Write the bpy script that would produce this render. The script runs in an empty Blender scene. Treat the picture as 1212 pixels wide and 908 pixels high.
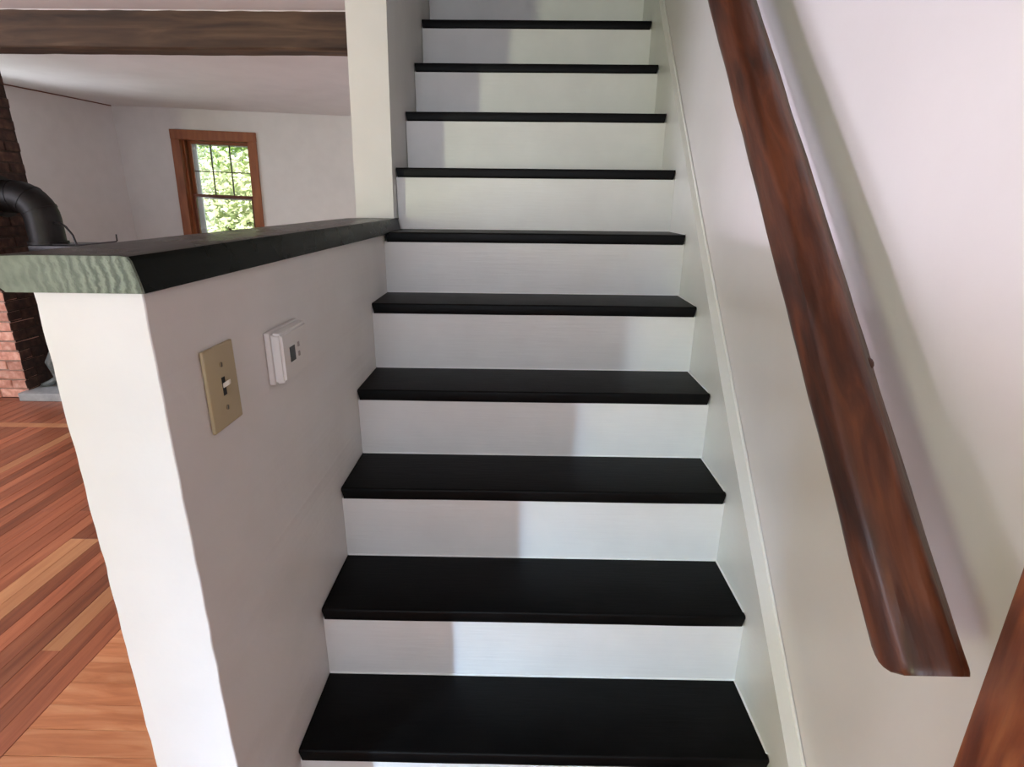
import bpy, bmesh, math, random
from mathutils import Vector, Matrix, noise
random.seed(7)
sc = bpy.context.scene
C = sc.collection
V = Vector

# ---------------------------------------------------------------- camera
cam_d = bpy.data.cameras.new('camera'); cam = bpy.data.objects.new('camera', cam_d); C.objects.link(cam)
cam_d.sensor_width = 36; cam_d.sensor_fit = 'HORIZONTAL'; cam_d.lens = 19.5073; cam_d.clip_start = .02; cam_d.clip_end = 300
_r = V((0.9998515, 0.0143139, 0.0096002)); _u = V((-0.0136097, 0.3139425, 0.9493444)); _f = V((-0.0105749, 0.9493341, -0.3140907))
_m = Matrix(((_r.x, _u.x, -_f.x, 0.39963), (_r.y, _u.y, -_f.y, -0.75718), (_r.z, _u.z, -_f.z, 1.34435), (0, 0, 0, 1)))
cam.matrix_world = _m
sc.camera = cam

# ---------------------------------------------------------------- view, world, sun, window light
sc.view_settings.view_transform = 'Standard'; sc.view_settings.look = 'None'
sc.view_settings.exposure = 0.0; sc.view_settings.gamma = 1; sc.view_settings.use_curve_mapping = False
W = bpy.data.worlds.new('world'); sc.world = W; W.use_nodes = True
wn = W.node_tree.nodes; wl = W.node_tree.links
bg = wn['Background']; tc = wn.new('ShaderNodeTexCoord'); sx = wn.new('ShaderNodeSeparateXYZ'); cr = wn.new('ShaderNodeValToRGB')
wl.new(tc.outputs['Generated'], sx.inputs[0]); wl.new(sx.outputs['Z'], cr.inputs[0]); wl.new(cr.outputs[0], bg.inputs[0])
cr.color_ramp.elements[0].position = 0.0; cr.color_ramp.elements[0].color = (.93, .97, 1, 1)
cr.color_ramp.elements[1].position = 0.6; cr.color_ramp.elements[1].color = (.55, .72, 1, 1)
bg.inputs[1].default_value = 1.1

def area(name, loc, target, sx_, sy_, power, col, spread=180):
    d = bpy.data.lights.new(name, 'AREA'); d.shape = 'RECTANGLE'; d.size = sx_; d.size_y = sy_
    d.energy = power; d.color = col; d.spread = math.radians(spread)
    o = bpy.data.objects.new(name, d); C.objects.link(o); o.location = loc
    o.rotation_euler = (V(target) - V(loc)).to_track_quat('-Z', 'Y').to_euler()
    return o
sun_d = bpy.data.lights.new('sun', 'SUN'); sun_d.energy = 9; sun_d.angle = math.radians(1); sun_d.color = (1, .95, .84)
sun = bpy.data.objects.new('sun', sun_d); C.objects.link(sun)
sun.rotation_euler = (V((-.55, .75, -.9))).to_track_quat('-Z', 'Y').to_euler()

# narrow window behind and to the left of the camera, warm leafy light and blue sky higher up
area('daylight_narrow_window', (-2.42, -3.27, 1.35), (0, 0, 1.0), .22, 1.3, 62, (.93, 1, .64))
area('daylight_sky_patch', (-4.75, -6.1, 3.1), (0, -.17, .3), .5, 1.3, 175, (.42, .64, 1), 40)
# wide window in the left wall of the living room
area('daylight_left_window', (-4.62, .45, 1.55), (0, .6, 1.3), 1.7, 1.2, 98, (.88, .87, 1))
# added fill light hidden beyond the chimney, brightens the living room
area('fill_far_left', (-4.95, 3.95, 1.75), (-1.5, 4.3, .9), .9, 1.1, 84, (.90, .93, 1))
# further down: added hall fill light, at an unseen window behind the camera
# cool daylight coming in level over the sill of the small high window in the left wall
area('daylight_high_window', (-12.0, -3.95, 1.62), (.9, .0, 1.45), .55, .34, 14, (.92, .82, 1), 30)
area('fill_hall', (.1, -3.28, 1.6), (.1, 0, 1.3), .9, 1.1, 29, (.80, .88, 1))  # hall fill, added to lift the ambient light

# ---------------------------------------------------------------- materials
def mat(name, cols, rough=.5, scale=(3, 3, 3), nscale=1.0, detail=4, bump=0, bscale=40, bstretch=None, spec=.5, metallic=0, coat=0, pos=(.3, .7), distort=0, rand=0, coord='Object', roughvar=0):
    m = bpy.data.materials.new(name); m.use_nodes = True
    n = m.node_tree.nodes; l = m.node_tree.links; b = n['Principled BSDF']
    b.inputs['Roughness'].default_value = rough; b.inputs['Metallic'].default_value = metallic
    b.inputs['Specular IOR Level'].default_value = spec; b.inputs['Coat Weight'].default_value = coat; b.inputs['Coat Roughness'].default_value = .15
    t = n.new('ShaderNodeTexCoord'); mp = n.new('ShaderNodeMapping'); mp.inputs['Scale'].default_value = scale
    l.new(t.outputs[coord], mp.inputs[0])
    vec = mp.outputs[0]
    if rand:
        oi = n.new('ShaderNodeObjectInfo'); cb = n.new('ShaderNodeCombineXYZ'); mu = n.new('ShaderNodeMath'); mu.operation = 'MULTIPLY'; mu.inputs[1].default_value = 37
        l.new(oi.outputs['Random'], mu.inputs[0])
        for i in range(3): l.new(mu.outputs[0], cb.inputs[i])
        ad = n.new('ShaderNodeVectorMath'); ad.operation = 'ADD'; l.new(vec, ad.inputs[0]); l.new(cb.outputs[0], ad.inputs[1]); vec = ad.outputs[0]
    nz = n.new('ShaderNodeTexNoise'); nz.inputs['Scale'].default_value = nscale; nz.inputs['Detail'].default_value = detail; nz.inputs['Distortion'].default_value = distort
    l.new(vec, nz.inputs['Vector'])
    rp = n.new('ShaderNodeValToRGB'); l.new(nz.outputs[0], rp.inputs[0])
    while len(rp.color_ramp.elements) < len(cols): rp.color_ramp.elements.new(.5)
    for i, c in enumerate(cols):
        e = rp.color_ramp.elements[i]; e.position = pos[0] + (pos[1] - pos[0]) * i / max(1, len(cols) - 1); e.color = (*c, 1)
    out = rp.outputs[0]
    if rand:
        hs = n.new('ShaderNodeHueSaturation'); l.new(out, hs.inputs['Color'])
        mr = n.new('ShaderNodeMapRange'); mr.inputs[3].default_value = 1 - rand; mr.inputs[4].default_value = 1 + rand
        l.new(oi.outputs['Random'], mr.inputs[0]); l.new(mr.outputs[0], hs.inputs['Value']); out = hs.outputs[0]
    l.new(out, b.inputs['Base Color'])
    if roughvar:
        mr2 = n.new('ShaderNodeMapRange'); mr2.inputs[3].default_value = rough - roughvar; mr2.inputs[4].default_value = rough + roughvar
        l.new(nz.outputs[0], mr2.inputs[0]); l.new(mr2.outputs[0], b.inputs['Roughness'])
    if bump:
        mp2 = n.new('ShaderNodeMapping'); mp2.inputs['Scale'].default_value = bstretch or (1, 1, 1); l.new(t.outputs[coord], mp2.inputs[0])
        n2 = n.new('ShaderNodeTexNoise'); n2.inputs['Scale'].default_value = bscale; n2.inputs['Detail'].default_value = 3; l.new(mp2.outputs[0], n2.inputs['Vector'])
        bp = n.new('ShaderNodeBump'); bp.inputs['Strength'].default_value = bump; bp.inputs['Distance'].default_value = .002
        l.new(n2.outputs[0], bp.inputs['Height']); l.new(bp.outputs[0], b.inputs['Normal'])
    return m
M = {}
M['wall'] = mat('wall_paint', [(.745, .732, .722), (.785, .772, .762)], .6, nscale=2.5, bump=.25, bscale=55)
M['wallgloss'] = mat('satin_wall_paint', [(.775, .745, .755), (.81, .78, .79)], .38, nscale=2, bump=.35, bscale=16)
M['ceil'] = mat('ceiling_paint', [(.77, .76, .75), (.82, .81, .80)], .7, nscale=1.5, bump=.2, bscale=30)
M['trimwhite'] = mat('white_trim_paint', [(.76, .77, .74), (.81, .81, .79)], .35, nscale=3, bump=.25, bscale=25, bstretch=(1, 1, 6))
M['riser'] = mat('riser_paint', [(.74, .74, .725), (.79, .79, .775)], .35, nscale=3, bump=.3, bscale=20, bstretch=(.6, 1, 9))
M['caulk'] = mat('caulk', [(.84, .85, .84), (.88, .88, .87)], .4)
M['black'] = mat('black_paint', [(.0022, .0022, .0023), (.0040, .0040, .0040)], .42, spec=.12, nscale=6, bump=.2, bscale=60, bstretch=(.3, 3, 3), roughvar=.06)
M['capblack'] = mat('black_cap_paint', [(.0025, .003, .0025), (.006, .0065, .0055)], .28, spec=.08, nscale=5, bump=.22, bscale=60, bstretch=(6, .4, 6), roughvar=.05)
M['rail'] = mat('rail_wood', [(.022, .0065, .0032), (.066, .018, .0075), (.145, .043, .016)], .42, scale=(26, 26, 4.5), nscale=1.5, detail=8, bump=.9, bscale=42, bstretch=(1.2, 1.2, .18), pos=(.28, .72), distort=.8, coat=.08, roughvar=.08)
M['casing'] = mat('casing_wood', [(.13, .028, .010), (.24, .062, .020), (.36, .115, .038)], .36, scale=(16, 16, 2.6), nscale=2.2, detail=8, bump=.3, bscale=60, bstretch=(2, 2, .2), distort=1.6, pos=(.3, .72))
M['winwood'] = mat('window_wood', [(.23, .065, .022), (.36, .12, .042)], .42, scale=(12, 12, 2), nscale=2, detail=4, bump=.2, bscale=60)
M['sash'] = mat('sash_wood', [(.12, .028, .014), (.2, .055, .024)], .4, scale=(12, 12, 2), nscale=2)
M['stormwhite'] = mat('storm_frame_white', [(.7, .72, .78), (.8, .82, .86)], .4)
M['muntin'] = mat('muntin_dark', [(.05, .045, .03), (.09, .08, .05)], .5)
M['beam'] = mat('beam_wood', [(.018, .009, .005), (.072, .039, .021), (.15, .092, .052)], .75, scale=(.9, 7, 9), nscale=2.0, detail=8, bump=1.0, bscale=24, bstretch=(.12, 1, 1.4), distort=.6, pos=(.27, .75))
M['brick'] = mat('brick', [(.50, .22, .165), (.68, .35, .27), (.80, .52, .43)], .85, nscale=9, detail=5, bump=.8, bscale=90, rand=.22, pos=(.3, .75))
M['brickdark'] = mat('shaded_brick', [(.018, .008, .006), (.050, .021, .014), (.10, .052, .034)], .85, nscale=7, detail=5, bump=.8, bscale=90, rand=.35, pos=(.3, .75))  # shade of the chimney's side face painted into the brick colour
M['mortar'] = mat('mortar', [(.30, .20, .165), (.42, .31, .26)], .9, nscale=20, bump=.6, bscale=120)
M['mortardark'] = mat('shaded_mortar', [(.022, .012, .009), (.05, .03, .02)], .9, nscale=20, bump=.6, bscale=120)  # mortar darkened to match the painted shade of the side face
M['slate'] = mat('hearth_slate', [(.30, .32, .33), (.42, .44, .45)], .5, nscale=6, bump=.4, bscale=30)
M['iron'] = mat('black_stove_iron', [(.006, .005, .006), (.016, .013, .014)], .42, nscale=8, bump=.3, bscale=60, metallic=.3)
M['pipe'] = mat('stove_pipe', [(.004, .003, .003), (.010, .008, .008)], .5, spec=.35, nscale=6, metallic=.1, bump=.2, bscale=30)
M['irongrey'] = mat('grey_iron', [(.10, .115, .115), (.20, .22, .22)], .45, nscale=12, metallic=.3)
M['plank_red'] = mat('plank_red_fir', [(.215, .066, .034), (.34, .110, .055), (.45, .165, .082)], .36, scale=(22, 1.4, 5), nscale=1.6, detail=6, bump=.25, bscale=60, bstretch=(4, .3, 1), distort=.5, rand=.34, pos=(.25, .75), roughvar=.06)
M['plank_tan'] = mat('plank_tan_fir', [(.48, .20, .09), (.60, .30, .145)], .40, scale=(22, 1.4, 5), nscale=1.6, detail=6, bump=.25, bscale=60, bstretch=(4, .3, 1), distort=.5, rand=.12, roughvar=.05)
M['plank_orange'] = mat('plank_orange_fir', [(.40, .135, .055), (.57, .22, .10), (.68, .33, .17)], .42, scale=(2.2, 16, 5), nscale=1.8, detail=7, bump=.3, bscale=60, bstretch=(.3, 4, 1), distort=1.0, rand=.12, pos=(.25, .75), roughvar=.06)
M['subfloor'] = mat('subfloor', [(.07, .028, .018), (.12, .05, .03)], .8)
M['plate'] = mat('almond_plastic', [(.44, .36, .215), (.48, .40, .24)], .38)
M['hole'] = mat('dark_slot', [(.004, .003, .002), (.008, .006, .004)], .6)
M['screw'] = mat('almond_screw', [(.30, .24, .15), (.34, .27, .17)], .4, metallic=.3)
M['toggle'] = mat('toggle_plastic', [(.70, .66, .56), (.78, .74, .64)], .3)
M['thermo'] = mat('thermostat_plastic', [(.74, .72, .70), (.77, .75, .73)], .4)
M['lcd'] = mat('display_dark', [(.010, .010, .008), (.02, .02, .015)], .25)
M['button'] = mat('grey_button', [(.30, .28, .27), (.34, .32, .31)], .5)
M['bark'] = mat('bark', [(.05, .035, .02), (.10, .075, .05)], .9, nscale=8)
M['leaf'] = mat('leaf', [(.38, .55, .14), (.62, .78, .30)], .6, nscale=2, rand=.1)
M['leaf2'] = mat('pale_leaf', [(.60, .70, .34), (.85, .88, .62)], .6, nscale=2, rand=.1)
M['grass'] = mat('grass', [(.12, .24, .04), (.25, .40, .08)], .9, nscale=3)
M['outer'] = mat('outside_wall', [(.45, .42, .38), (.5, .47, .42)], .8)
M['brass'] = mat('dark_bracket_metal', [(.03, .02, .012), (.05, .035, .02)], .35, metallic=.8)

def endgrain():
    m = bpy.data.materials.new('grey_green_end_grain'); m.use_nodes = True
    n = m.node_tree.nodes; l = m.node_tree.links; b = n['Principled BSDF']; b.inputs['Roughness'].default_value = .6
    t = n.new('ShaderNodeTexCoord')
    mp = n.new('ShaderNodeMapping'); mp.inputs['Location'].default_value = (.30, 0, -1.24); l.new(t.outputs['Object'], mp.inputs[0])
    w = n.new('ShaderNodeTexWave'); w.wave_type = 'RINGS'; w.rings_direction = 'Y'; w.inputs['Scale'].default_value = 30; w.inputs['Distortion'].default_value = 5.5; w.inputs['Detail'].default_value = 4; w.inputs['Detail Scale'].default_value = 2.2; w.inputs['Detail Roughness'].default_value = .6
    l.new(mp.outputs[0], w.inputs['Vector'])
    nz = n.new('ShaderNodeTexNoise'); nz.inputs['Scale'].default_value = 45; nz.inputs['Detail'].default_value = 5; l.new(t.outputs['Object'], nz.inputs['Vector'])
    sp = n.new('ShaderNodeSeparateXYZ'); l.new(t.outputs['Object'], sp.inputs[0])
    mr = n.new('ShaderNodeMapRange'); mr.inputs[1].default_value = -.12; mr.inputs[2].default_value = -.03; mr.inputs[3].default_value = .12; mr.inputs[4].default_value = .75; l.new(sp.outputs['X'], mr.inputs[0])
    mx = n.new('ShaderNodeMix'); mx.data_type = 'FLOAT'; l.new(mr.outputs[0], mx.inputs[0]); l.new(nz.outputs[0], mx.inputs[2]); l.new(w.outputs['Fac'], mx.inputs[3])
    r = n.new('ShaderNodeValToRGB'); l.new(mx.outputs[0], r.inputs[0])
    r.color_ramp.elements[0].position = .1; r.color_ramp.elements[0].color = (.085, .105, .080, 1); r.color_ramp.elements[1].position = .85; r.color_ramp.elements[1].color = (.225, .265, .205, 1)
    l.new(r.outputs[0], b.inputs['Base Color'])
    bp = n.new('ShaderNodeBump'); bp.inputs['Strength'].default_value = .8; bp.inputs['Distance'].default_value = .002; l.new(mx.outputs[0], bp.inputs['Height']); l.new(bp.outputs[0], b.inputs['Normal'])
    return m
M['endgrain'] = endgrain()
def glass():
    m = bpy.data.materials.new('window_glass'); m.use_nodes = True
    n = m.node_tree.nodes; l = m.node_tree.links; n.remove(n['Principled BSDF'])
    tr = n.new('ShaderNodeBsdfTransparent'); gl = n.new('ShaderNodeBsdfGlossy'); gl.inputs['Roughness'].default_value = .02; mx = n.new('ShaderNodeMixShader'); fr = n.new('ShaderNodeFresnel'); fr.inputs[0].default_value = 1.5
    l.new(fr.outputs[0], mx.inputs[0]); l.new(tr.outputs[0], mx.inputs[1]); l.new(gl.outputs[0], mx.inputs[2]); l.new(mx.outputs[0], n['Material Output'].inputs[0])
    return m
M['glass'] = glass()

# ---------------------------------------------------------------- helpers
def obj(name, bm, m, parent=None, smooth=False, kind=None, label=None, recalc=True):
    if recalc: bmesh.ops.recalc_face_normals(bm, faces=bm.faces[:])
    me = bpy.data.meshes.new(name); bm.to_mesh(me); bm.free()
    for x in (m if isinstance(m, (list, tuple)) else [m]): me.materials.append(M[x] if isinstance(x, str) else x)
    if smooth:
        for p in me.polygons: p.use_smooth = True
        try: me.set_sharp_from_angle(angle=math.radians(40))
        except Exception: pass
    o = bpy.data.objects.new(name, me); C.objects.link(o)
    if parent: o.parent = parent
    if kind: o['kind'] = kind
    if label: o['label'] = label
    return o
def thing(name, label, cat, loc=(0, 0, 0), rot=(0, 0, 0), group=None):
    o = bpy.data.objects.new(name, None); C.objects.link(o); o.location = loc; o.rotation_euler = rot
    o.empty_display_size = .05
    o['label'] = label; o['category'] = cat
    if group: o['group'] = group
    return o
def tag(o, label, cat, group=None):
    o['label'] = label; o['category'] = cat
    if group: o['group'] = group
    return o
def box(bm, a, b, bev=0, seg=1, mi=0):
    x0, y0, z0 = [min(a[i], b[i]) for i in range(3)]; x1, y1, z1 = [max(a[i], b[i]) for i in range(3)]
    vs = [bm.verts.new(p) for p in ((x0, y0, z0), (x1, y0, z0), (x1, y1, z0), (x0, y1, z0), (x0, y0, z1), (x1, y0, z1), (x1, y1, z1), (x0, y1, z1))]
    fs = [bm.faces.new([vs[i] for i in f]) for f in ((0, 3, 2, 1), (4, 5, 6, 7), (0, 1, 5, 4), (1, 2, 6, 5), (2, 3, 7, 6), (3, 0, 4, 7))]
    for f in fs: f.material_index = mi
    if bev:
        es = list({e for f in fs for e in f.edges})
        bmesh.ops.bevel(bm, geom=es, offset=bev, segments=seg, affect='EDGES', profile=.6)
    return fs
def bx(name, a, b, m, parent=None, bev=0, seg=1, kind=None, label=None):
    bm = bmesh.new(); box(bm, a, b, bev, seg); return obj(name, bm, m, parent, smooth=seg > 1, kind=kind, label=label)
def prism(bm, pts, d0, d1, axis=0, bev=0):
    def P(p, d): return (d, p[0], p[1]) if axis == 0 else ((p[0], d, p[1]) if axis == 1 else (p[0], p[1], d))
    a = [bm.verts.new(P(p, d0)) for p in pts]; b = [bm.verts.new(P(p, d1)) for p in pts]
    bm.faces.new(a); bm.faces.new(b[::-1])
    n = len(pts)
    for i in range(n): bm.faces.new((a[i], b[i], b[(i + 1) % n], a[(i + 1) % n]))
    if bev: bmesh.ops.bevel(bm, geom=bm.edges[:], offset=bev, segments=1, affect='EDGES')
def tube(bm, pts, radii, n=16, cap=True):
    pts = [V(p) for p in pts]; rings = []
    t0 = (pts[1] - pts[0]).normalized(); ref = V((0, 0, 1)) if abs(t0.z) < .9 else V((1, 0, 0)); u = t0.cross(ref).normalized()
    for i, p in enumerate(pts):
        t = (pts[min(i + 1, len(pts) - 1)] - pts[max(i - 1, 0)]).normalized(); u = (u - t * u.dot(t)).normalized(); w = t.cross(u)
        r = radii[i] if isinstance(radii, (list, tuple)) else radii
        rings.append([bm.verts.new(p + (u * math.cos(2 * math.pi * k / n) + w * math.sin(2 * math.pi * k / n)) * r) for k in range(n)])
    for a, b in zip(rings, rings[1:]):
        for k in range(n): bm.faces.new((a[k], a[(k + 1) % n], b[(k + 1) % n], b[k]))
    if cap: bm.faces.new(rings[0][::-1]); bm.faces.new(rings[-1])
def wallbox(name, axis, d0, d1, u0, u1, z0, z1, holes, m, sub=None):
    """wall slab in the plane axis (0: x, 1: y) between d0 and d1, with rectangular holes (u0,u1,z0,z1)"""
    us = sorted({u0, u1, *[h[0] for h in holes], *[h[1] for h in holes]}); zs = sorted({z0, z1, *[h[2] for h in holes], *[h[3] for h in holes]})
    bm = bmesh.new()
    def solid(i, j):
        if i < 0 or j < 0 or i >= len(us) - 1 or j >= len(zs) - 1: return False
        cu = (us[i] + us[i + 1]) / 2; cz = (zs[j] + zs[j + 1]) / 2
        return not any(h[0] < cu < h[1] and h[2] < cz < h[3] for h in holes)
    def P(d, u, z): return bm.verts.new((d, u, z) if axis == 0 else (u, d, z))
    for i in range(len(us) - 1):
        for j in range(len(zs) - 1):
            if not solid(i, j): continue
            a, b, c, d = us[i], us[i + 1], zs[j], zs[j + 1]
            for dd in (d0, d1): bm.faces.new([P(dd, a, c), P(dd, b, c), P(dd, b, d), P(dd, a, d)])
            if not solid(i - 1, j): bm.faces.new([P(d0, a, c), P(d1, a, c), P(d1, a, d), P(d0, a, d)])
            if not solid(i + 1, j): bm.faces.new([P(d0, b, c), P(d1, b, c), P(d1, b, d), P(d0, b, d)])
            if not solid(i, j - 1): bm.faces.new([P(d0, a, c), P(d1, a, c), P(d1, b, c), P(d0, b, c)])
            if not solid(i, j + 1): bm.faces.new([P(d0, a, d), P(d1, a, d), P(d1, b, d), P(d0, b, d)])
    bmesh.ops.remove_doubles(bm, verts=bm.verts[:], dist=1e-5)
    return obj(name, bm, m, kind='structure')

# ---------------------------------------------------------------- measured layout (metres)
R = .18; RUN = .1833; SW = .8742; TT = .029; WX = .904      # rise, run, stair width, tread thickness, right wall plane
DY = [0, .0066, -.0017, -.0044, -.0069, .0008, .0031, .002, .0005, .0029, -.0029] + [0] * 6
DZ = [0, .0096, .0002, .0002, -.0061, -.004, -.0077, -.0025, .0016, .0036, .005] + [0] * 6
Y1 = -.174; Y2 = 1.050; CAPZ = 1.2866; HW = .1176
NT = 13                                                      # treads 0..12, upstairs floor at tread 13
UPZ = R * (NT + 1); CEIL = 2.25
XL = -4.45                                                   # left outer wall

# ---------------------------------------------------------------- structure
# right wall, one sheet from hall to upstairs
wallbox('wall_right', 0, WX, WX + .12, -3.3, 6.2, -.1, 4.9, [(-1.16, -.40, 0, 2.02)], 'wallgloss')
# left wall of the stair: knee wall then full height, an L shaped slab
bm = bmesh.new()
prism(bm, [(Y1, -.02), (Y2 + .01, -.02), (Y2 + .01, CAPZ - .0397), (Y1, CAPZ - .0397)], -HW, 0, 0)
def lean(z): return .004 + .0215 * (min(z, 2.45) - CAPZ)      # the full height part stands a touch proud and leans
n0 = len(bm.verts); prism(bm, [(Y2, CAPZ - .045), (6.0, CAPZ - .045), (6.0, 2.45), (Y2, 2.45)], -.117, 0, 0)
prism(bm, [(Y2, 2.45), (6.0, 2.45), (6.0, 4.9), (Y2, 4.9)], -.117, 0, 0); bm.verts.ensure_lookup_table()
for v in bm.verts[n0:]: v.co.x += lean(v.co.z)
prism(bm, [(Y2 + .01, -.02), (6.0, -.02), (6.0, CAPZ - .045), (Y2 + .01, CAPZ - .045)], -HW, 0, 0)
# gently uneven plaster corners
es = [e for e in bm.edges if abs(e.verts[0].co.y - e.verts[1].co.y) < 1e-6 and abs(e.verts[0].co.x - e.verts[1].co.x) < 1e-6 and e.verts[0].co.y < 2]
bmesh.ops.subdivide_edges(bm, edges=es, cuts=90)
for v in bm.verts:
    if v.co.y < 2 and .02 < v.co.z < 4.8 and not abs(v.co.z - (CAPZ - .0397)) < .001:
        q = noise.noise(V((v.co.x * 9, v.co.y * 7, v.co.z * 26))) * .0019
        v.co.x += q; v.co.y += abs(q) * .4
bmesh.ops.bevel(bm, geom=[e for e in bm.edges if abs(e.verts[0].co.y - e.verts[1].co.y) < .003 and abs(e.verts[0].co.x - e.verts[1].co.x) < .006 and e.verts[0].co.y < 2 and len(e.link_faces) == 2 and e.calc_face_angle(0) > .8], offset=.0012, segments=1, affect='EDGES')
obj('wall_left', bm, 'wall', kind='structure')

# ceiling over living room and hall, the stairwell cut out
bm = bmesh.new()
box(bm, (XL, -3.3, CEIL), (-.1105, 2.56, CEIL + .16)); box(bm, (-HW, -3.3, CEIL), (WX, Y1 - .35, CEIL + .16))
obj('ceiling', bm, 'ceil', kind='structure')
# sagging ceiling beyond the beam
def ceil_z(x, y):
    t = max(0, min(1, (y - 2.6) / 3.05)); xr = max(0, min(1, (x + 3.94) / 2.52 if x < 0 else 1))
    z = 2.262 - .011 * t - t * xr * .085 - (.025 * max(0, x + 1.42) / 1.3 * t)
    return z + .011 * noise.noise(V((x * .5 + 3, y * 1.1, 0))) * (1 - abs(2 * t - 1))
bm = bmesh.new(); g = {}
NX, NY = 40, 36
for i in range(NX + 1):
    for j in range(NY + 1):
        x = XL + (XL * -1 - .12) * i / NX; y = 2.6 + 3.3 * j / NY
        # a soft roll in the plaster running across the room
        s = y - (3.55 + .12 * (x + 4)); z = ceil_z(x, y) - .028 * math.exp(-(s / .42) ** 2)
        g[i, j] = bm.verts.new((x, y, z))
for i in range(NX):
    for j in range(NY): bm.faces.new((g[i, j], g[i + 1, j], g[i + 1, j + 1], g[i, j + 1]))
r = bmesh.ops.extrude_face_region(bm, geom=bm.faces[:])
for v in r['geom']:
    if isinstance(v, bmesh.types.BMVert): v.co.z = 2.42
obj('ceiling', bm, 'ceil', kind='structure', smooth=True)

# left room walls
WLZ = (.80, 1.98)
wallbox('wall_outer_left', 0, XL - .15, XL, -3.3, 2.84, -.1, CEIL + .1, [(-.45, 1.35, .95, 2.05), (-1.95, -1.25, 1.36, 1.92)], 'wall')
bm = bmesh.new()   # skewed length of wall behind the chimney
def lw(ya, yb, za, zb_):
    f = lambda y_: -4.30 + .375 * (y_ - 2.84) / 2.82
    prism(bm, [(f(ya), ya), (f(yb), yb), (f(yb) - .17, yb), (f(ya) - .17, ya)], za, zb_, 2)
lw(2.84, 3.5, -.1, 2.3); lw(4.4, 5.7, -.1, 2.3); lw(3.5, 4.4, -.1, .9); lw(3.5, 4.4, 2.0, 2.3)  # opening left for the added far left fill light
obj('wall_outer_left', bm, 'wall', kind='structure')
FY = 5.65
WIN = (-3.30, -2.49, .62, 1.95)
wallbox('wall_far', 1, FY, FY + .17, -4.3, -.1, -.1, 2.45, [WIN], 'wall')
wallbox('wall_back', 1, -3.3 - .15, -3.3 + .1, XL - .15, WX + .12, -.1, CEIL + .1, [(-2.56, -2.26, .55, 2.02), (-.4, .6, .95, 2.1)], 'wall')
# upstairs shell
bx('floor_upstairs', (-.12, R * 0 + RUN * NT - .01, UPZ - .12), (WX, 6.0, UPZ), 'plank_red', kind='structure')
bx('wall_upstairs_end', (-.2, 6.0, 2.0), (WX + .12, 6.15, 4.9), 'wall', kind='structure')
bx('wall_upstairs_front', (-.2, Y1 - .47, CEIL + .16), (WX + .12, Y1 - .35, 4.9), 'wall', kind='structure')
bx('wall_upstairs_left', (-.12, Y1 - .35, CEIL + .16), (-.0, Y2, 4.9), 'wall', kind='structure')
bx('ceiling_upstairs', (-.3, Y1 - .6, 4.9), (WX + .2, 6.2, 5.0), 'ceil', kind='structure')

# thin dark gap strip where ceiling meets the skewed wall
def ceil_surface(x, y): return ceil_z(x, y) - .028 * math.exp(-((y - (3.55 + .12 * (x + 4))) / .42) ** 2)
bm = bmesh.new(); pts = []
for i in range(30):
    y_ = 3.4 + 2.24 * i / 29; x_ = -4.30 + .375 * (y_ - 2.84) / 2.82 + .005; pts.append((x_, y_, ceil_surface(x_, y_) - .003))
tube(bm, pts, .0075, 6)
obj('trim_1', bm, 'sash', kind='structure')

# ---------------------------------------------------------------- floor: subfloor plus single planks
sub = bx('floor', (XL - .1, -3.35, -.12), (WX, 5.9, -.016), 'subfloor', kind='structure')
plank_mesh = {}
def plank(x0, y0, x1, y1, m):
    key = (round(x1 - x0, 3), round(y1 - y0, 3), m)
    if key not in plank_mesh:
        bm = bmesh.new(); box(bm, (0, 0, -.016), (x1 - x0, y1 - y0, 0), .0009); bmesh.ops.recalc_face_normals(bm, faces=bm.faces[:])
        me = bpy.data.meshes.new('plank'); bm.to_mesh(me); bm.free(); me.materials.append(M[m]); plank_mesh[key] = me
    o = bpy.data.objects.new('plank', plank_mesh[key]); C.objects.link(o); o.parent = sub; o.location = (x0, y0, random.uniform(-.0006, .0004))
    return o
random.seed(21)
LX = -.889
x = LX; k = 0
widths = [.062, .060, .062, .058, .060, .062, .060, .061]
edges = [LX]
while x > -3.9:
    w = widths[k % 8]; x0 = x - w
    if k == 7: m0 = 'plank_tan'
    y = -2.2 + random.uniform(0, 1.2); y_prev = -3.1
    cuts = [-3.1]
    yy = -3.1 + random.uniform(.4, 2.4)
    while yy < 2.2: cuts.append(round(yy, 1)); yy += random.choice([1.2, 1.7, 2.1, 2.6])
    if -1.46 < (x0 + x) / 2 < -1.34: cuts = [-3.1, -.35, 1.19]      # the light tan board with its end showing
    while cuts[-1] > 1.9: cuts.pop()
    cuts.append(2.335)
    for a, b in zip(cuts, cuts[1:]):
        tan = random.random() < .025
        if -1.46 < (x0 + x) / 2 < -1.34: tan = (abs(b - 1.19) < .01)
        plank(x0 + .0006, a + .0006, x - .0006, b - .0006, 'plank_tan' if tan else 'plank_red')
    x = x0; k += 1
# one cross board in front of the hearth, then boards towards it
xx = -4.3
for L in (1.5, 1.35, 1.2): plank(xx, 2.336, xx + L - .001, 2.395, 'plank_tan'); xx += L
x = LX + .66
while x > -3.95:
    plank(x - .0694, 2.396, x, 2.396 + (.378 if x < -1.95 else 3.2), 'plank_red')
    if -2.98 < x - .07 and x < -1.95: plank(x - .0694, 3.452, x, 5.6, 'plank_red')
    x -= .0706
plank(-4.0, 2.777, -3.02, 2.84, 'plank_red')
# orange boards running the other way beside the knee wall
y = -1.9
for k in range(64):
    w = .0745
    if y + w > 2.335: break
    plank(LX + .0006, y + .0006, -HW - .003, y + w - .0006, 'plank_orange'); y += w
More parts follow.
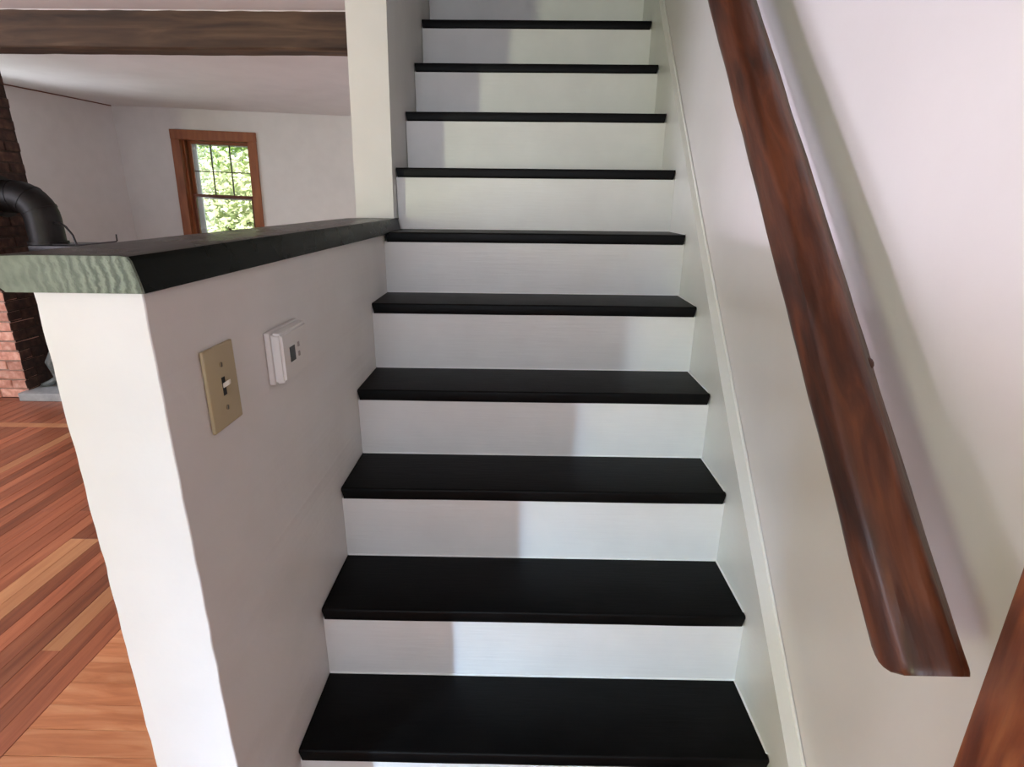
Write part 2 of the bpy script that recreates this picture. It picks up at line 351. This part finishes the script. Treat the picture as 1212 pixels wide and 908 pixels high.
# hall floor in front of the stair
y = -1.9
while y < -.30:
    plank(-HW, y + .0006, WX - .003, y + .0739, 'plank_orange'); y += .0745
plank(-HW, y, WX - .003, -.19, 'plank_orange')

# ---------------------------------------------------------------- staircase
st = thing('staircase', 'straight staircase with black painted treads and white risers', 'staircase', (0, -.19, 0))
def off(o): o.location = (0, .19, 0); return o
def skx(y): return SW + .009 * max(0, min(1, (y - .45) / .5))      # face of the skirt board
for k in range(NT):
    # riser k below tread k stands at y = (k-1)*RUN ; tread k spans nose to next riser
    yn = (k - 1) * RUN - .005 + DY[k]; z = R * (k + 1) + DZ[k]; yb = k * RUN + .012 + DY[k + 1]
    z_low = R * k + DZ[k - 1] if k else 0
    off(bx('riser', (.0005 if k < 7 else lean(z) + .0005, yn + .005, z_low - (.02 if k else 0)), (skx(yn) - .0005, yn + .023, z - TT + .002), 'riser', st))
    bm = bmesh.new()
    xa = .0015; xb = skx(yn) - .002
    if k >= 7: xa = lean(z) + .0015
    if k == 6: xa = .0055
    # cross section (y,z): slightly rounded nose
    rr = .005
    sec = [(yb, z - TT), (yb, z)]
    for t in range(5):
        a = math.pi / 2 * t / 4; sec.append((yn + rr - rr * math.sin(a), z - rr + rr * math.cos(a)))
    for t in range(5):
        a = math.pi / 2 * t / 4; sec.append((yn + rr * 1.2 - rr * 1.2 * math.cos(a), z - TT + rr * 1.2 - rr * 1.2 * math.sin(a)))
    n = len(sec); N = 26; rings = []
    for i in range(N + 1):
        u = i / N; xx = xa + (xb - xa) * u
        endt = min(i, N - i) ; inset = {0: .004, 1: .0}.get(endt, 0)
        ring = []
        for (a, b) in sec:
            wy = .0012 * noise.noise(V((xx * 6, k * 3.1, 0))) if a < yn + .01 else 0
            ia = inset if a < yn + .01 and b < z - TT / 2 else 0
            ring.append(bm.verts.new((xx + (ia if i == 0 else (-ia if i == N else 0)), a + wy, b + .0006 * noise.noise(V((xx * 5, a * 9, k))))))
        rings.append(ring)
    for A, B in zip(rings, rings[1:]):
        for q in range(n): bm.faces.new((A[q], A[(q + 1) % n], B[(q + 1) % n], B[q]))
    bm.faces.new(rings[0]); bm.faces.new(rings[-1][::-1])
    off(obj('tread', bm, 'black', st, smooth=True))
    # thin bead of white caulk round the back of each tread
    bm = bmesh.new()
    yr = k * RUN + DY[k + 1] if k < NT - 1 else k * RUN
    box(bm, (xa + .001, yr - .0028, z - .001), (skx(yr) - .002, yr + .004, z + .0026), .0012)
    box(bm, (skx(yn) - .0035, yn + .012, z - .001), (skx(yn) + .001, yr, z + .0022), .001)
    off(obj('caulk_bead', bm, 'caulk', st))
# last riser up to the upstairs floor
off(bx('riser', (.0305, (NT - 1) * RUN, R * NT - .02), (SW - .0005, (NT - 1) * RUN + .018, UPZ - .001), 'riser', st))
# skirt board on the right, its top edge parallel to the flight
def skz(y): return y + .468 + (.006 * math.cos(y * 3) - .008 * math.sin(min(max(y, 0), 1.6) * 2.0))
bm = bmesh.new(); top = []; ys = [-.19 + i * .1 for i in range(28)]
vsA = []; vsB = []
for x_ in (SW, WX - .0005):
    fx_ = (lambda y_: skx(y_)) if x_ == SW else (lambda y_: WX - .0005)
    row = [(fx_(y_), y_, skz(y_)) for y_ in ys]; vsA.append([bm.verts.new(p) for p in row]); vsB.append([bm.verts.new((fx_(y_), y_, max(0.0, skz(y_) - .62))) for y_ in ys])
for i in range(len(ys) - 1):
    bm.faces.new((vsA[0][i], vsA[1][i], vsA[1][i + 1], vsA[0][i + 1])); bm.faces.new((vsB[0][i], vsB[1][i], vsB[1][i + 1], vsB[0][i + 1]))
    for s in (0, 1): bm.faces.new((vsA[s][i], vsA[s][i + 1], vsB[s][i + 1], vsB[s][i]))
bm.faces.new((vsA[0][0], vsA[1][0], vsB[1][0], vsB[0][0])); bm.faces.new((vsA[0][-1], vsA[1][-1], vsB[1][-1], vsB[0][-1]))
bmesh.ops.bevel(bm, geom=[e for e in bm.edges if all(v in vsA[0] for v in e.verts)], offset=.003, segments=2, affect='EDGES')
off(obj('skirt_board', bm, 'trimwhite', st, label='white sloping skirt board on the right wall'))
bm = bmesh.new(); tube(bm, [(WX - .0037, y_, skz(y_) + .0005) for y_ in ys], .0035, 6)
off(obj('caulk_bead', bm, 'caulk', st))

# ---------------------------------------------------------------- knee wall cap (black ledge)
cap = thing('ledge', 'thick black painted wooden ledge capping the half wall beside the stair', 'ledge', (-.06, Y1, CAPZ - .0397))
bm = bmesh.new()
secx = [(-.139, 0), (-.1455, .006), (-.148, .016), (-.147, .028), (-.142, .0385), (-.100, .0397), (-.05, .0397), (-.010, .0397), (-.0035, .0385), (-.0005, .0345), (.0025, .022), (.0050, .010), (.0065, 0)]
NYc = 60; rings = []
for j in range(NYc + 1):
    y_ = Y1 - .006 + (Y2 + .024 - Y1) * j / NYc
    ring = []
    for (a, b) in secx:
        q = .0012 * noise.noise(V((a * 3, y_ * 7, b * 20)))
        # upper wall cuts in at the far end: cap narrows to a tongue past the corner
        aa = a
        if y_ > Y2 - .0005 and a < -.001: aa = .0015
        ring.append(bm.verts.new((aa + q + (.011 * (y_ - Y1) if a > -.05 else 0), y_, CAPZ - .0397 + b + q * .5)))
    rings.append(ring)
n = len(secx)
for A, B in zip(rings, rings[1:]):
    for q in range(n): bm.faces.new((A[q], B[q], B[(q + 1) % n], A[(q + 1) % n]))
bm.faces.new(rings[-1])
bm.faces.new(rings[0])
o = obj('board', bm, 'capblack', cap, smooth=True); o.location = (.06, -Y1, -(CAPZ - .0397))
bm = bmesh.new()   # bare end grain, a shallow rough slab on the cut end
fr = [bm.verts.new((a * .995 - .0003, Y1 - .0085, CAPZ - .0397 + .0006 + b * .965)) for a, b in secx]; bk = [bm.verts.new((a, Y1 - .0052, CAPZ - .0397 + b * .98)) for a, b in secx]
bm.faces.new(fr)
for q in range(n): bm.faces.new((fr[q], fr[(q + 1) % n], bk[(q + 1) % n], bk[q]))
o = obj('cut_end', bm, 'endgrain', cap, label='bare grey green end grain with curved growth rings'); o.location = (.06, -Y1, -(CAPZ - .0397))

# ---------------------------------------------------------------- handrail
hr = thing('handrail', 'dark brown rough wooden handrail with a rounded log face on the right wall', 'handrail', (.800, -.325, .909))
P0 = V((.800, -.327, .907)); P1 = V((.800, 2.35, .907 + 2.677 * .984)); L = (P1 - P0).length
bm = bmesh.new(); K = 36; rings = []
ts = [0, .003, .007, .012, .018, .026, .036] + [.036 + (L - .036) * i / 150 for i in range(1, 151)]
for i, t in enumerate(ts):
    ring = []
    rb_ = .0368 * (1 + .08 * t / L)
    for k in range(K):
        a = 2 * math.pi * k / K
        # hewn six sided log, edges worn round
        hx = 1 / math.cos(((a + .30) % (math.pi / 3)) - math.pi / 6)
        rad = rb_ * .955 * min(hx, 1.105)
        rad += .0022 * noise.noise(V((math.cos(a) * 2.2, math.sin(a) * 2.2, t * 2.6))) + .0012 * noise.noise(V((math.cos(a) * 7, math.sin(a) * 7, t * 16)))
        if i == 0: rad *= .955
        if i == 1: rad *= .985
        x_ = math.cos(a) * rad; y_ = math.sin(a) * rad
        rc = .021; s_ = x_ * .838 - y_ * .54      # the corner towards the stair is worn round
        if t < rc:
            lim = (rb_ - rc) + math.sqrt(max(0, rc * rc - (rc - t) ** 2))
            if s_ > lim: x_ -= (s_ - lim) * .838; y_ += (s_ - lim) * .54
        ring.append(bm.verts.new((x_, y_, t)))
    rings.append(ring)
for A, B in zip(rings, rings[1:]):
    for k in range(K): bm.faces.new((A[k], A[(k + 1) % K], B[(k + 1) % K], B[k]))
bm.faces.new(rings[0][::-1]); bm.faces.new(rings[-1])
d = (P1 - P0).normalized()
up = V((1, 0, 0)).cross(d) * -1     # local y -> upward normal of the slope
yl = d.cross(V((1, 0, 0)))          # local y axis
if yl.z < 0: yl = -yl
xl = yl.cross(d)
mrot = Matrix((xl, yl, d)).transposed().to_4x4()
rail = obj('rail', bm, 'rail', hr, smooth=True); hr.rotation_euler = mrot.to_euler(); hr.location = P0
# small knot on the upper back edge, and the brackets that hold the rail off the wall
bm = bmesh.new(); bmesh.ops.create_icosphere(bm, subdivisions=2, radius=.0055, matrix=Matrix.Diagonal((1, .7, 1.5, 1))); obj('knot', bm, 'rail', hr, smooth=True).location = (-.0295, .019, .34)
for t in (.47, 1.6, 3.0):
    bm = bmesh.new(); tube(bm, [(-.008, -.028, t), (-.016, -.06, t), (-.04, -.105, t), (-.100, -.125, t)], .006, 8)
    box(bm, (-.099, -.15, t - .02), (-.1032, -.105, t + .02), .001); obj('bracket', bm, 'brass', hr, smooth=True)

# ---------------------------------------------------------------- light switch
sw = thing('light_switch', 'almond plastic single toggle light switch on the half wall', 'light switch', (0, -.0565, 1.1035))
bm = bmesh.new(); box(bm, (.0003, -.0375, -.0560), (.0055, .0375, .0560), .0022, 3); obj('wall_plate', bm, 'plate', sw, smooth=True)
bm = bmesh.new(); box(bm, (.0045, -.0042, -.0125), (.0058, .0042, .0125)); obj('toggle_slot', bm, 'hole', sw)
bm = bmesh.new(); box(bm, (.0045, -.0030, -.0034), (.0145, .0030, .0034), .0012, 2)
for v in bm.verts: v.co.z += (v.co.x - .004) * .62; v.co.y *= 1 - (v.co.x - .004) * 14 * .8
obj('toggle', bm, 'toggle', sw, smooth=True)
for s in (-1, 1):
    bm = bmesh.new(); tube(bm, [(.0052, 0, s * .030), (.0066, 0, s * .030)], .0036, 12); o = obj('screw', bm, 'screw', sw)
    bm = bmesh.new(); box(bm, (.0062, -.0006, s * .030 - .0032), (.0069, .0006, s * .030 + .0032)); obj('screw_slot', bm, 'hole', o)

# ---------------------------------------------------------------- thermostat
th = thing('thermostat', 'small white thermostat with a little dark display on the half wall', 'thermostat', (0, .1415, 1.1))
bm = bmesh.new(); box(bm, (.0003, -.058, -.043), (.010, .058, .043), .0025, 3); obj('base_plate', bm, 'thermo', th, smooth=True)
bm = bmesh.new(); fs = box(bm, (.0095, -.0575, -.0425), (.0265, .0575, .0425))
for v in bm.verts:
    if v.co.x > .02: v.co.y *= .93; v.co.z *= .94
bmesh.ops.bevel(bm, geom=bm.edges[:], offset=.004, segments=3, affect='EDGES'); obj('cover', bm, 'thermo', th, smooth=True)
bm = bmesh.new(); box(bm, (.0258, -.027, -.0125), (.0271, -.006, .0125)); ds = obj('display', bm, 'lcd', th)
for z_ in (-.0065, .0095):
    bm = bmesh.new(); box(bm, (.0258, .006, z_ - .0042), (.0280, .0125, z_ + .0042), .001, 2); obj('button', bm, 'button', th)

# ---------------------------------------------------------------- door beside the stair, stained casing
cs = thing('door_1', '', ''); del cs['label']; del cs['category']; cs['kind'] = 'structure'; cs.location = (WX, -.78, 0)
def dl(o): o.location = (-WX, .78, 0); return o
dl(bx('casing', (WX - .022, -.400, 0), (WX - .0003, -.3035, 2.10), 'casing', cs, .004, 2))
dl(bx('casing', (WX - .022, -1.26, 0), (WX - .0003, -1.16, 2.10), 'casing', cs, .004, 2))
dl(bx('casing', (WX - .024, -1.28, 2.10), (WX - .0003, -.29, 2.21), 'casing', cs, .004, 2))
lf = dl(bx('leaf', (WX + .03, -1.155, .005), (WX + .068, -.405, 2.015), 'casing', cs, .002))
bm = bmesh.new(); tube(bm, [(WX + .03, -.47, 1.0), (WX - .01, -.47, 1.0), (WX - .016, -.47, 1.0), (WX - .045, -.47, 1.0), (WX - .05, -.47, 1.0)], [.012, .012, .026, .028, .012], 16)
obj('knob', bm, 'brass', lf, smooth=True)

# ---------------------------------------------------------------- ceiling beam
bt = thing('ceiling_beam', 'rough hewn dark brown timber beam across the ceiling of the living room', 'beam', (-2.3, 2.585, CEIL))
bm = bmesh.new(); NB = 130; prof = []
hw_, hh = .075, .1725
for s in [(-1, 0), (-1, .25), (-1, .5), (-1, .75), (-1, .96), (-.9, 1.0), (-.4, 1), (0, 1), (.4, 1), (.9, 1), (1, .96), (1, .5), (1, 0)]: prof.append((s[0] * hw_, -s[1] * hh))
rings = []
for i in range(NB + 1):
    x_ = -2.15 + 4.32 * i / NB; ring = []
    for (a, b) in prof:
        q = noise.noise(V((x_ * 1.7, a * 12, b * 9))) * .003 + noise.noise(V((x_ * 9, a * 20, b * 30))) * .002
        zz = b + q * (1 if b < -.02 else 0); ring.append(bm.verts.new((x_, a + q * (1 if a < 0 else -1), zz + (.012 if b == 0 else 0))))
    rings.append(ring)
for A, B in zip(rings, rings[1:]):
    for q in range(len(prof) - 1): bm.faces.new((A[q], A[q + 1], B[q + 1], B[q]))
    bm.faces.new((A[-1], A[0], B[0], B[-1]))
bm.faces.new(rings[0]); bm.faces.new(rings[-1][::-1])
obj('beam', bm, 'beam', bt, smooth=True)
# wavy plaster fillet where the ceiling meets the beam front
bm = bmesh.new(); pts = []
for i in range(150):
    x_ = XL + .005 + (4.31) * i / 149; pts.append((x_, 2.5095, CEIL - .0005 + .003 * noise.noise(V((x_ * 11, 0, 0)))))
tube(bm, pts, .003, 6); obj('trim_2', bm, 'ceil', kind='structure', smooth=True)

# ---------------------------------------------------------------- chimney of single bricks
CX = -3.0; CY0 = 2.84; CY1 = 3.272
ch = thing('chimney', 'wide brick chimney breast with pink lit front and side coloured dark for its shade by the stove', 'chimney', (-3.5, 3.05, 0))
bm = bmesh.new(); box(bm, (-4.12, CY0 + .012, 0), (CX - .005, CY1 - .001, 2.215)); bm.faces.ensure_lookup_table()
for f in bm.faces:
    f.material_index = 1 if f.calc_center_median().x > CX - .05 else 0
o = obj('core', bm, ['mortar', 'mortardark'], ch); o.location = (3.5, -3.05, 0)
brick_mesh = {}
def brick_me(kind, lx, ly, var):
    key = (kind, lx, ly, var)
    if key in brick_mesh: return brick_mesh[key]
    bm = bmesh.new(); box(bm, (-lx / 2, -ly / 2, -.0285), (lx / 2, ly / 2, .0285), .0035)
    rs = random.Random(var * 7 + int(lx * 100))
    for v in bm.verts: v.co += V((rs.uniform(-1, 1), rs.uniform(-1, 1), rs.uniform(-1, 1))) * .0022
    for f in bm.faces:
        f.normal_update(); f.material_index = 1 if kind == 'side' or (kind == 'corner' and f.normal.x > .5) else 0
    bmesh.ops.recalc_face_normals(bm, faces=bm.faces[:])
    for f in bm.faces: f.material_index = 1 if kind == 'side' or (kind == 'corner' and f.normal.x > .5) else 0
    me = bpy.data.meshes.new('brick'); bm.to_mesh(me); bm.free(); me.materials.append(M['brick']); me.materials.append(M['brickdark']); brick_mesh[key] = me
    return me
random.seed(5)
def brick(kind, x_, y_, z_, lx, ly):
    o = bpy.data.objects.new('brick', brick_me(kind, lx, ly, random.randrange(4))); C.objects.link(o); o.parent = ch
    if kind == 'side': o.location = (x_ + 3.5 + random.uniform(-.002, .002), y_ - 3.05, z_); return
    o.location = (x_ + 3.5 + random.uniform(-.003, .004), y_ - 3.05 + random.uniform(-.004, .003), z_ + random.uniform(-.0015, .0015)); o.rotation_euler = (random.uniform(-.006, .006), random.uniform(-.006, .006), random.uniform(-.008, .008))
for r_ in range(33):
    z_ = .031 + r_ * .0675
    if z_ > 2.2: break
    if r_ % 2 == 0:
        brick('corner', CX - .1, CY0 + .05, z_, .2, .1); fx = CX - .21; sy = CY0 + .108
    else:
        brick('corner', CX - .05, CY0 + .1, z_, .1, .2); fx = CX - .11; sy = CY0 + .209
    nfront = 4
    for q in range(nfront):
        brick('front', fx - .1, CY0 + .05, z_, .2, .1); fx -= .21
    while sy < CY1 - .03:
        l_ = min(.2, CY1 - sy)
        if l_ > .1 and l_ < .2: pass
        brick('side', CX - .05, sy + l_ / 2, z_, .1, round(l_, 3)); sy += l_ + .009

# hearth slab
hs = bx('hearth_slab', (-3.02, 2.775, 0.0003), (-1.95, 3.45, .056), 'slate', bev=.004, seg=2)
tag(hs, 'low grey slate hearth slab on the floor beside the brick chimney', 'hearth')

# ---------------------------------------------------------------- wood stove
sv = thing('wood_stove', 'black iron wood stove with a fat elbow pipe into the chimney', 'stove', (-2.62, 3.05, .0565))
def so(o): o.location = (2.62, -3.05, -.0565); return o
SX0, SX1, SY0, SY1 = -2.80, -2.42, 2.90, 3.24
bm = bmesh.new(); box(bm, (SX0 + .02, SY0 + .02, .32), (SX1 - .02, SY1 - .02, 1.0), .02, 3); body = so(obj('body', bm, 'iron', sv, smooth=True))
bm = bmesh.new(); box(bm, (SX0, SY0, .995), (SX1, SY1, 1.032), .008, 2); so(obj('top_plate', bm, 'iron', sv, smooth=True))
bm = bmesh.new(); box(bm, (SX0 + .01, SY0 + .01, .29), (SX1 - .01, SY1 - .01, .325), .008, 2); so(obj('base_plate', bm, 'iron', sv, smooth=True))
bm = bmesh.new(); box(bm, (SX0 + .06, SY0 + .004, .45), (SX1 - .06, SY0 + .022, .85), .006, 2); dr = so(obj('door', bm, 'iron', sv, smooth=True))
bm = bmesh.new(); tube(bm, [(SX1 - .09, SY0 + .006, .65), (SX1 - .09, SY0 - .03, .65), (SX1 - .09, SY0 - .034, .60)], .007, 8); obj('handle', bm, 'irongrey', dr, smooth=True)
for (fx, fy, gx, gy) in ((SX0 + .03, SY0 + .05, -1, -.25), (SX1 - .03, SY0 + .05, 1, -.25), (SX0 + .03, SY1 - .05, -1, .2), (SX1 - .03, SY1 - .05, 1, .2)):
    g_ = 1.15
    pts = [(fx + gx * 0, fy, .36), (fx + gx * .045 * g_, fy + gy * .03, .30), (fx + gx * .085 * g_, fy + gy * .05, .23), (fx + gx * .075 * g_, fy + gy * .06, .17), (fx + gx * .075 * g_, fy + gy * .07, .12), (fx + gx * .12 * g_, fy + gy * .09, .082), (fx + gx * .175 * g_, fy + gy * .10, .068)]
    bm = bmesh.new(); tube(bm, pts, [.04, .045, .042, .028, .02, .022, .011], 12)
    so(obj('leg', bm, 'irongrey', sv, smooth=True, label='grey curved iron leg'))
# pipe: rises from the top plate, elbows left into the brick
PX, PY, PR = -2.76, 3.03, .101
pts = [(PX, PY, 1.03), (PX, PY, 1.12)]; cz = 1.335; rb = .14
pts.append((PX, PY, cz - rb))
for t in range(1, 9):
    a = math.pi / 2 * t / 8; pts.append((PX - rb + rb * math.cos(a), PY, cz - rb + rb * math.sin(a)))
pts.append((-2.965, PY, cz)); pts.append((-2.999, PY, cz))
bm = bmesh.new(); tube(bm, pts, PR, 28, cap=False); pp = so(obj('pipe', bm, 'pipe', sv, smooth=True))
bm = bmesh.new(); tube(bm, [(PX, PY, 1.034), (PX, PY, 1.052)], PR + .012, 28); obj('collar', bm, 'pipe', pp, smooth=True)
for t in (3, 6, 9):
    a = math.pi / 2 * (t - 1) / 8; c_ = V((PX - rb + rb * math.cos(a), PY, cz - rb + rb * math.sin(a))); dr_ = V((-math.sin(a), 0, math.cos(a))) * .006
    bm = bmesh.new(); tube(bm, [c_ - dr_, c_ + dr_], PR + .003, 28); obj('seam_ring', bm, 'pipe', pp, smooth=True)
bm = bmesh.new(); tube(bm, [(-2.995, PY, cz), (-2.985, PY, cz)], PR + .03, 28); obj('wall_collar', bm, 'pipe', pp, smooth=True)
# curved spring handle on the pipe side
bm = bmesh.new(); tube(bm, [(-2.665, 3.0, 1.175), (-2.59, 2.96, 1.172), (-2.54, 2.93, 1.15), (-2.50, 2.92, 1.10), (-2.488, 2.92, 1.034)], .007, 8); so(obj('curved_handle', bm, 'iron', sv, smooth=True))
# poker lying across the stove top
bm = bmesh.new(); tube(bm, [(-2.64, 2.915, 1.0385), (-2.45, 2.925, 1.0395), (-2.40, 2.92, 1.043), (-2.195, 2.88, 1.066), (-2.187, 2.878, 1.072), (-2.185, 2.878, 1.112)], [.0055, .0055, .0055, .005, .005, .004], 8)
tag(obj('fire_poker', bm, 'iron', smooth=True), 'thin black iron poker with an upturned tip lying across the stove top', 'poker')

# ---------------------------------------------------------------- far window
TILT = math.radians(1.8)
w1 = thing('window_1', '', ''); del w1['label']; del w1['category']; w1['kind'] = 'structure'
w1.location = (-2.90, FY, 1.50); w1.rotation_euler = (0, TILT, 0)
# local x: -.453 .. +.453 ; local z top casing +.51
def wb(name, a, b, m, par=w1, bev=.003): return bx(name, a, b, m, par, bev, 1)
zt = .512; zb = -.95
wb('casing', (-.457, -.022, zb + .12), (-.365, -.0005, zt - .095), 'winwood'); wb('casing', (.365, -.022, zb + .12), (.457, -.0005, zt - .095), 'winwood')
wb('casing', (-.459, -.024, zt - .095), (.459, -.0005, zt), 'winwood')
wb('sill', (-.49, -.06, zb + .09), (.49, .10, zb + .12), 'winwood'); wb('apron', (-.44, -.02, zb), (.44, -.0005, zb + .09), 'winwood')
for s in (-1, 1): wb('jamb', (s * .365, -.018, zb + .12), (s * .395, .17, zt - .09), 'winwood')
wb('jamb', (-.365, -.018, zt - .10), (.365, .17, zt - .075), 'winwood')
for s in (-1, 1): wb('stop', (s * .345, .035, zb + .12), (s * .366, .06, zt - .10), 'winwood')
# upper sash (outer), two rows of three panes
us = thing('upper_sash', '', ''); del us['label']; del us['category']; us.parent = w1
ux0, ux1, uz0, uz1 = -.345, .345, -.17, zt - .10
mg = .035
for s in (-1, 1): wb('stile', (s * .345, .092, uz0), (s * (.345 - mg), .122, uz1), 'winwood', us, .002)
wb('rail', (ux0 + mg, .092, uz1 - .03), (ux1 - mg, .122, uz1), 'winwood', us, .002); wb('rail', (ux0 + mg, .092, uz0), (ux1 - mg, .122, uz0 + .03), 'sash', us, .002)
pw = (ux1 - ux0 - 2 * mg); zc0 = uz0 + .03; zc1 = uz1 - .03
zm = .105
for q in (1, 2): wb('muntin', (ux0 + mg + pw * q / 3 - .005, .098, zc0), (ux0 + mg + pw * q / 3 + .005, .116, zc1), 'muntin', us, .001)
wb('muntin', (ux0 + mg, .0975, zm - .005), (ux1 - mg, .1165, zm + .005), 'muntin', us, .001)
for q in range(3):
    for (a, b) in ((zc0, zm), (zm, zc1)):
        wb('pane', (ux0 + mg + pw * q / 3 + .005, .106, a + .001), (ux0 + mg + pw * (q + 1) / 3 - .005, .109, b - .001), 'glass', us, 0)
# lower sash (inner), dark stained
ls = thing('lower_sash', '', ''); del ls['label']; del ls['category']; ls.parent = w1
lz0, lz1 = zb + .121, -.135
for s in (-1, 1): wb('stile', (s * .345, .060, lz0), (s * (.345 - mg), .090, lz1), 'sash', ls, .002)
wb('meeting_rail', (-.31, .060, lz1 - .025), (.31, .090, lz1), 'sash', ls, .002); wb('rail', (-.31, .060, lz0), (.31, .090, lz0 + .06), 'sash', ls, .002)
wb('pane', (-.31, .074, lz0 + .06), (.31, .077, lz1 - .025), 'glass', ls, 0)
# white storm frame outside
sf = thing('storm_frame', '', ''); del sf['label']; del sf['category']; sf.parent = w1
wb('stile', (-.365, .150, zb + .12), (-.285, .168, zt - .10), 'stormwhite', sf, .001); wb('stile', (.365, .150, zb + .12), (.305, .168, zt - .10), 'stormwhite', sf, .001)
wb('rail', (-.262, .150, .372), (.305, .168, zt - .10), 'stormwhite', sf, .001)
wb('rail', (-.262, .150, -.185), (.305, .168, -.15), 'stormwhite', sf, .001)

# ---------------------------------------------------------------- windows out of the photograph's view, plain frames
def plain_window(n, axis, d, u0, u1, z0, z1):
    w = thing('window_%d' % n, '', ''); del w['label']; del w['category']; w['kind'] = 'structure'
    def b(name, ua, ub, za, zb_, t0, t1, m='winwood'):
        a = (t0, ua, za) if axis == 0 else (ua, t0, za); c = (t1, ub, zb_) if axis == 0 else (ub, t1, zb_); bx(name, a, c, m, w, .002 if m != 'glass' else 0)
    b('casing', u0 - .09, u0, z0, z1, d, d + .02); b('casing', u1, u1 + .09, z0, z1, d, d + .02); b('casing', u0 - .09, u1 + .09, z1, z1 + .09, d, d + .022); b('sill', u0 - .1, u1 + .1, z0 - .03, z0, d, d + .05)
plain_window(2, 0, XL + .0005, -.45, 1.35, .95, 2.05)
plain_window(5, 0, XL + .0005, -1.95, -1.25, 1.36, 1.92)
plain_window(3, 1, -3.1995, -2.56, -2.26, .55, 2.02)
plain_window(4, 1, -3.1995, -.4, .6, .95, 2.1)  # unseen window added to go with the hall fill light

# ---------------------------------------------------------------- outside: lawn and trees beyond the far window
bm = bmesh.new(); box(bm, (-60, 5.9, -.9), (40, 70, -.6)); obj('ground', bm, 'grass', kind='structure')
def tree(name, label, x_, y_, h, rad, m, n, seed):
    rs = random.Random(seed); t = thing(name, label, 'tree', (x_, y_, -.6))
    bm = bmesh.new(); tube(bm, [(0, 0, 0), (.1, 0, h * .3), (-.05, .1, h * .6), (.05, 0, h * .85)], [.22, .17, .11, .04], 10)
    for q in range(7):
        a = rs.uniform(0, 6.28); z_ = h * rs.uniform(.25, .7); e = V((math.cos(a), math.sin(a), .5)) * rad * .7; tube(bm, [(0, 0, z_), (e.x * .5, e.y * .5, z_ + e.z * .4), (e.x, e.y, z_ + e.z)], [.07, .045, .015], 6)
    obj('trunk', bm, 'bark', t, smooth=True)
    bm = bmesh.new(); cl = []
    for q in range(46):
        a = rs.uniform(0, 6.28); u = rs.uniform(.08, .97); rr_ = rad * math.sqrt(max(.05, 1 - (2 * u - 1) ** 2 * .8)) * rs.uniform(.3, 1)
        cl.append(V((math.cos(a) * rr_, math.sin(a) * rr_, h * (.04 + u * .95))))
    for q in range(n):
        c_ = rs.choice(cl) + V((rs.gauss(0, 1), rs.gauss(0, 1), rs.gauss(0, .8))) * rad * .24
        u_ = V((rs.gauss(0, 1), rs.gauss(0, 1), rs.gauss(0, .5))).normalized(); w_ = u_.cross(V((rs.gauss(0, 1), rs.gauss(0, 1), rs.gauss(0, 1)))).normalized(); s_ = rs.uniform(.05, .10)
        a_ = [bm.verts.new(c_ + p) for p in (u_ * -s_, w_ * s_ * .55, u_ * s_, w_ * -s_ * .55)]; bm.faces.new(a_)
    obj('foliage', bm, m, t, kind='stuff', recalc=False)
tree('leafy_tree', 'fresh green tree filling the top of the far window', -6.8, 17.5, 7.5, 3.0, 'leaf', 17000, 1)
tree('leafy_tree', 'green tree behind the others at the right of the far window', -3.5, 25.5, 11, 3.8, 'leaf', 15000, 2)
tree('leafy_tree', 'green tree seen at the left edge of the far window', -14.0, 22.0, 10.0, 3.8, 'leaf', 15000, 3)
tree('flowering_bush', 'pale yellow green bush low in the far window', -5.2, 11.2, 2.3, 1.7, 'leaf2', 12000, 4)
